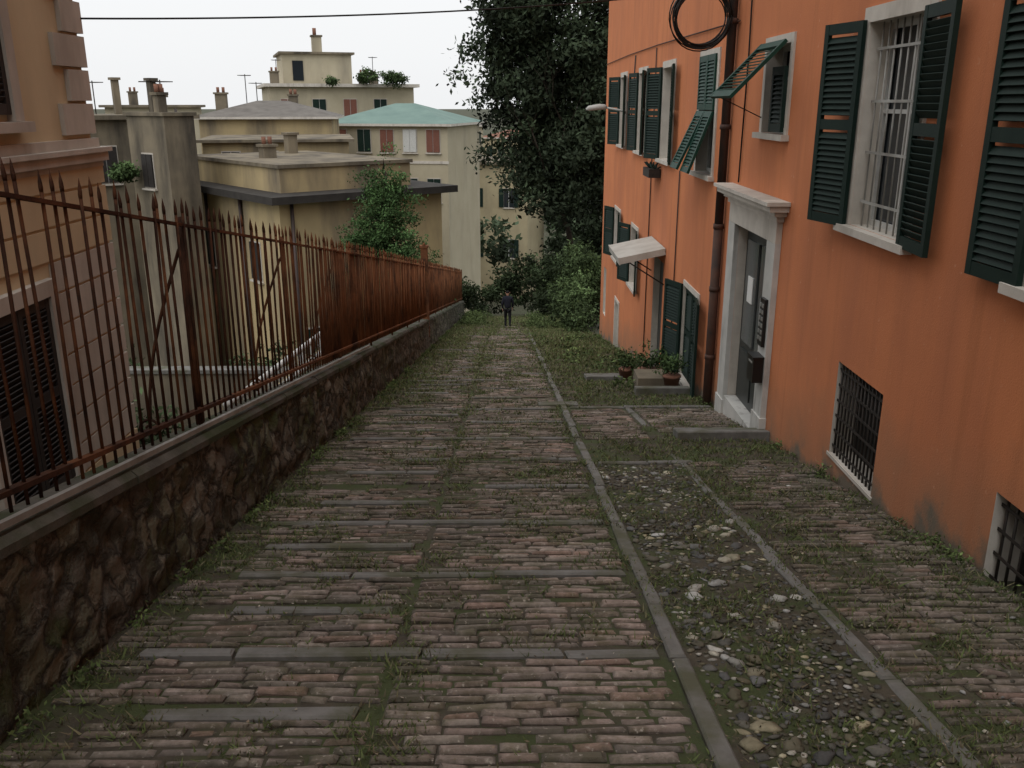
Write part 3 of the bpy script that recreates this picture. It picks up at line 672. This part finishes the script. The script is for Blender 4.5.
def limbs(mb,p,dirv,length,r,depth):
    p=Vector(p);pts=[p];d=Vector(dirv).normalized();rs=[r]
    for k in range(4):
        d=(d+Vector((random.uniform(-.22,.22),random.uniform(-.22,.22),random.uniform(-.05,.15)))).normalized();pts.append(pts[-1]+d*length/4);rs.append(r*(1-.14*(k+1)))
    mb.tube(pts,rs,M_bark,7)
    if depth>0:
        for k in range(3):
            a=random.uniform(0,6.28);nd=(d+Vector((math.cos(a),math.sin(a),.2))*.7)
            limbs(mb,pts[-1-(k==2)],nd,length*.6,rs[-1]*.7,depth-1)
t=empty('large_evergreen_tree')
mb=MB();limbs(mb,(3.9,39,-7.6),(0,0,1),6.0,.28,3);limbs(mb,(3.4,39.6,-7.6),(-.2,0,1),5.6,.2,3);mb.build('trunk_and_limbs',t)
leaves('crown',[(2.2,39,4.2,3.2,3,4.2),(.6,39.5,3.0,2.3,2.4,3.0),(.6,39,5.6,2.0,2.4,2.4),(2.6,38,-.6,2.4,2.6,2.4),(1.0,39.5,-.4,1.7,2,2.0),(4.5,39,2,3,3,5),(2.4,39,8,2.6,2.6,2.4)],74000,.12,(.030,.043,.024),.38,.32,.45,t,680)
t=empty('conifer_tree')
mb=MB();mb.tube([(-4.3,33,-9.5),(-4.3,33,-4),(-4.25,33,-.6)],[.2,.13,.03],M_bark,8)
for k in range(26):
    z=-6+k*.22;a=random.uniform(0,6.28);l=.25+1.1*(-.1-z)/5.6;mb.tube([(-4.3,33,z),(-4.3+math.cos(a)*l,33+math.sin(a)*l,z+.35)],[.035,.008],M_bark,5)
mb.build('trunk_and_limbs',t)
bl=[]
for k in range(9):
    f_=k/8;bl.append((-4.3+random.uniform(-.12,.12),33+random.uniform(-.12,.12),-6.2+f_*5.7,1.8*(1-f_)**.45+.25,1.6*(1-f_)**.45+.25,.85))
leaves('needle_foliage',bl,50000,.06,(.05,.095,.033),.28,.16,.45,t,760)
leaves('shrub',[(2.5,30.5,-4.9,.8,1.4,.9),(3.0,33,-4.7,1.3,1.6,1.5),(2.4,28.3,-5.0,.5,.9,.6)],15000,.07,(.045,.068,.027),.35,.17,.4,None,200)
leaves('shrub',[(-.6,47,-8.2,1.4,1.2,.9),(1.4,48,-7.6,2,1.4,1.6),(3.2,43,-6.6,1.5,2,2.0),(-2.4,48,-8.2,1.4,1.4,1.1),(-1.5,43,-8.1,.6,1,.6),(1.9,41,-7.2,.8,1.6,.8)],20000,.10,(.038,.055,.026),.4,.22,.4,None,240)
leaves('shrub',[(3.6,49,-4.5,2.5,2,3.0),(6,48,-2,3,3,5)],14000,.16,(.03,.045,.022),.35,.4,.4,None,120)
leaves('courtyard_shrub',[(-5.6,10.5,-3.1,.7,.9,.6),(-6.6,11.8,-2.9,.9,.9,.9)],9000,.05,(.045,.068,.03),.35,.14,.4,None,150)
leaves('courtyard_shrub',[(-9.5,21,-6.2,1.6,1.2,1.5),(-6.8,25,-6.8,1.5,2,1.8),(-5.5,29,-8.0,1.5,2,2),(-12,24.5,-5.2,1.6,1.4,1.5)],15000,.09,(.035,.052,.024),.35,.23,.4,None,160)
leaves('roof_terrace_plants',[(-13,89.5,4.1,1.0,.6,.6),(-10.5,90,4.0,1.3,.6,.6),(-16,88,3.6,.6,.5,.5)],3500,.13,(.05,.08,.03),.35,.2,.4,None,50)
leaves('distant_trees',[(-5.8,84,-1.0,1.6,1.5,1.4),(-2,120,-12,6,5,6),(9,110,-8,6,6,9),(-30,130,-6,10,5,6),(-1,92,-11.5,3.4,2,3.2)],18000,.42,(.05,.07,.04),.35,.6,.4,None,150)
leaves('balcony_plants',[(-16.6,40.5,-1.2,.5,.5,.4)],1500,.1,(.05,.08,.03),.35,.15,.4,None,20)
bl=[]
for k in range(80):
    y=2+random.random()**1.3*34
    if random.random()<.5: bl.append((-1.76,y,gz(y)+.03,.05,.14,.03+.002*y))
    else: bl.append((2.68,y,gz(y)+.03,.05,.15,.03+.003*y)) if not 8.7<y<11 else None
bl=[b for b in bl if b];leaves('weeds',bl,11000,.016,(.08,.11,.04),.3,.03,.3,None,500)
bl=[(random.uniform(.9,2.6),random.uniform(13,25),0,.2,.3,.1) for _ in range(26)];bl=[(a,b,gz(b)+.05,c,d,e) for a,b,_,c,d,e in bl]
bl+=[(random.choice([random.uniform(-1.7,-.7),random.uniform(.9,2.2)]),random.uniform(29,41),0,.35,.6,.16) for _ in range(30) ];bl=[(a,b,gz(b)+.06 if c==0 else c,d,e,g) for a,b,c,d,e,g in bl]
leaves('verge_weeds',bl,16000,.04,(.065,.09,.034),.3,.09,.3,None,500)
# potted plants
for i,(px,py,r,h) in enumerate(((2.25,13.6,.15,.26),(2.5,12.9,.13,.24),(2.0,14.3,.12,.2),(2.55,13.9,.13,.25))):
    p=empty('potted_plant');mb=MB();z=gz(py)+.02
    mb.tube([(px,py,z),(px,py,z+h*.85),(px,py,z+h*.86),(px,py,z+h)],[r*.72,r*.95,r*1.08,r*1.08],M_terr,14);mb.build('pot',p)
    leaves('foliage',[(px,py,z+h+.14,.16,.16,.22)],420,.03,(.05,.08,.03),.3,.06,.2,p,16)
mb=MB();z=gz(13.1);mb.box(2.0,2.45,12.9,13.4,z+.02,z+.24,M_greyp);mb.build('planter_trough')
# ---------------------------------------------------------------- man walking away
def man(loc,scale):
    root=empty('walking_man')
    def skin(name,J,E,R,m,root_i=0,sub=2):
        me=bpy.data.meshes.new(name);me.from_pydata([Vector(j) for j in J],E,[]);o=bpy.data.objects.new(name,me);scene.collection.objects.link(o)
        sk=o.modifiers.new('s','SKIN');sv=me.skin_vertices[0].data
        for i,r in enumerate(R): sv[i].radius=r if isinstance(r,tuple) else (r,r)
        sv[root_i].use_root=True;ss=o.modifiers.new('u','SUBSURF');ss.levels=sub;ss.render_levels=sub
        me.materials.append(m);o.parent=root;return o
    J=[(0,0,.92),(0,0,1.1),(0,.01,1.3),(0,.03,1.45),(0,.04,1.52),(-.17,.02,1.43),(-.24,-.03,1.16),(-.23,.06,.93),(.17,.02,1.43),(.24,.06,1.17),(.22,.17,.95)]
    E=[(0,1),(1,2),(2,3),(3,4),(3,5),(5,6),(6,7),(3,8),(8,9),(9,10)]
    skin('jacket',J,E,[(.17,.12),(.165,.12),(.19,.125),(.13,.09),(.06,.06),.075,.055,.042,.075,.055,.042],M_jack)
    J=[(0,0,.98),(-.09,0,.88),(-.10,.12,.5),(-.10,.05,.09),(.09,0,.88),(.10,-.02,.5),(.10,-.24,.16)]
    skin('trousers',J,[(0,1),(1,2),(2,3),(0,4),(4,5),(5,6)],[(.15,.12),.095,.065,.05,.095,.065,.05],M_trou)
    skin('left_shoe',[(-.10,.0,.045),(-.105,.12,.04),(-.11,.20,.035)],[(0,1),(1,2)],[.045,.045,.035],M_black)
    skin('right_shoe',[(.10,-.27,.12),(.105,-.18,.05),(.11,-.12,.03)],[(0,1),(1,2)],[.045,.045,.032],M_black)
    skin('head',[(0,.04,1.50),(0,.05,1.57),(0,.06,1.66),(0,.055,1.73)],[(0,1),(1,2),(2,3)],[.055,.06,.088,.06],M_skin)
    skin('hair',[(0,.03,1.62),(0,.035,1.70),(0,.05,1.75)],[(0,1),(1,2)],[(.075,.07),(.092,.095),(.065,.07)],M_hair)
    mb=MB()
    mb.tube([(0,.14,1.66),(0,.17,1.64)],[.012,.016],M_skin,6)
    for s in(-1,1):
        mb.tube([(s*.088,.05,1.62),(s*.1,.045,1.66),(s*.092,.05,1.69)],[.01,.016,.008],M_skin,6);mb.tube([(s*.033,.135,1.675),(s*.033,.148,1.675)],.012,M_hair,6)
    mb.build('face_features',root)
    for s,h in((-1,(-.23,.07,.91)),(1,(.22,.18,.93))):
        hx,hy,hz=h;skin('hand',[(hx,hy,hz),(hx,hy+.02,hz-.07)],[(0,1)],[(.025,.035),(.02,.04)],M_skin)
        mb=MB()
        for k,l in enumerate((.06,.075,.08,.07)):
            yy=hy-.012+.022*k;mb.tube([(hx,yy,hz-.08),(hx-s*.005,yy,hz-.08-l*.55),(hx-s*.02,yy,hz-.08-l)],[.010,.009,.007],M_skin,6)
        mb.tube([(hx,hy+.04,hz-.03),(hx-s*.015,hy+.07,hz-.07),(hx-s*.02,hy+.07,hz-.1)],[.012,.010,.008],M_skin,6);mb.build('fingers',root)
    root.location=loc;root.scale=(scale,)*3
man((.10,30.6,gz(30.6)-.01),.76)
# ---------------------------------------------------------------- light
w=bpy.data.worlds.new('World');scene.world=w;w.use_nodes=True;nt=w.node_tree
bg=nt.nodes['Background'];sky=nt.nodes.new('ShaderNodeTexSky');sky.sky_type='NISHITA';sky.sun_disc=False
sky.sun_elevation=math.radians(60);sky.sun_rotation=math.radians(215);sky.dust_density=3;sky.air_density=1
hs=nt.nodes.new('ShaderNodeHueSaturation');hs.inputs['Saturation'].default_value=.2;hs.inputs['Value'].default_value=.6
mx=nt.nodes.new('ShaderNodeMix');mx.data_type='RGBA';mx.inputs[0].default_value=.78;mx.inputs[7].default_value=(8.6,8.7,8.8,1)
nt.links.new(sky.outputs[0],hs.inputs['Color']);nt.links.new(hs.outputs[0],mx.inputs[6]);nt.links.new(mx.outputs[2],bg.inputs[0]);bg.inputs[1].default_value=.13
sl=bpy.data.lights.new('sun','SUN');sl.energy=1.5;sl.angle=math.radians(70);sl.color=(1,.975,.94);so=bpy.data.objects.new('sun',sl);scene.collection.objects.link(so)
az=math.radians(215);el=math.radians(60);d=Vector((math.sin(az)*math.cos(el),math.cos(az)*math.cos(el),math.sin(el)))
so.rotation_euler=d.to_track_quat('Z','Y').to_euler()
cam=bpy.data.cameras.new('camera');co=bpy.data.objects.new('camera',cam);scene.collection.objects.link(co);scene.camera=co
co.location=(0,0,1.7);co.rotation_euler=(math.radians(90-17.3),0,math.radians(-.47));cam.sensor_width=36;cam.lens=31.64;cam.clip_start=.05;cam.clip_end=9000
scene.view_settings.view_transform='Standard';scene.view_settings.look='None';scene.view_settings.exposure=0
print('n',len(BV),n)
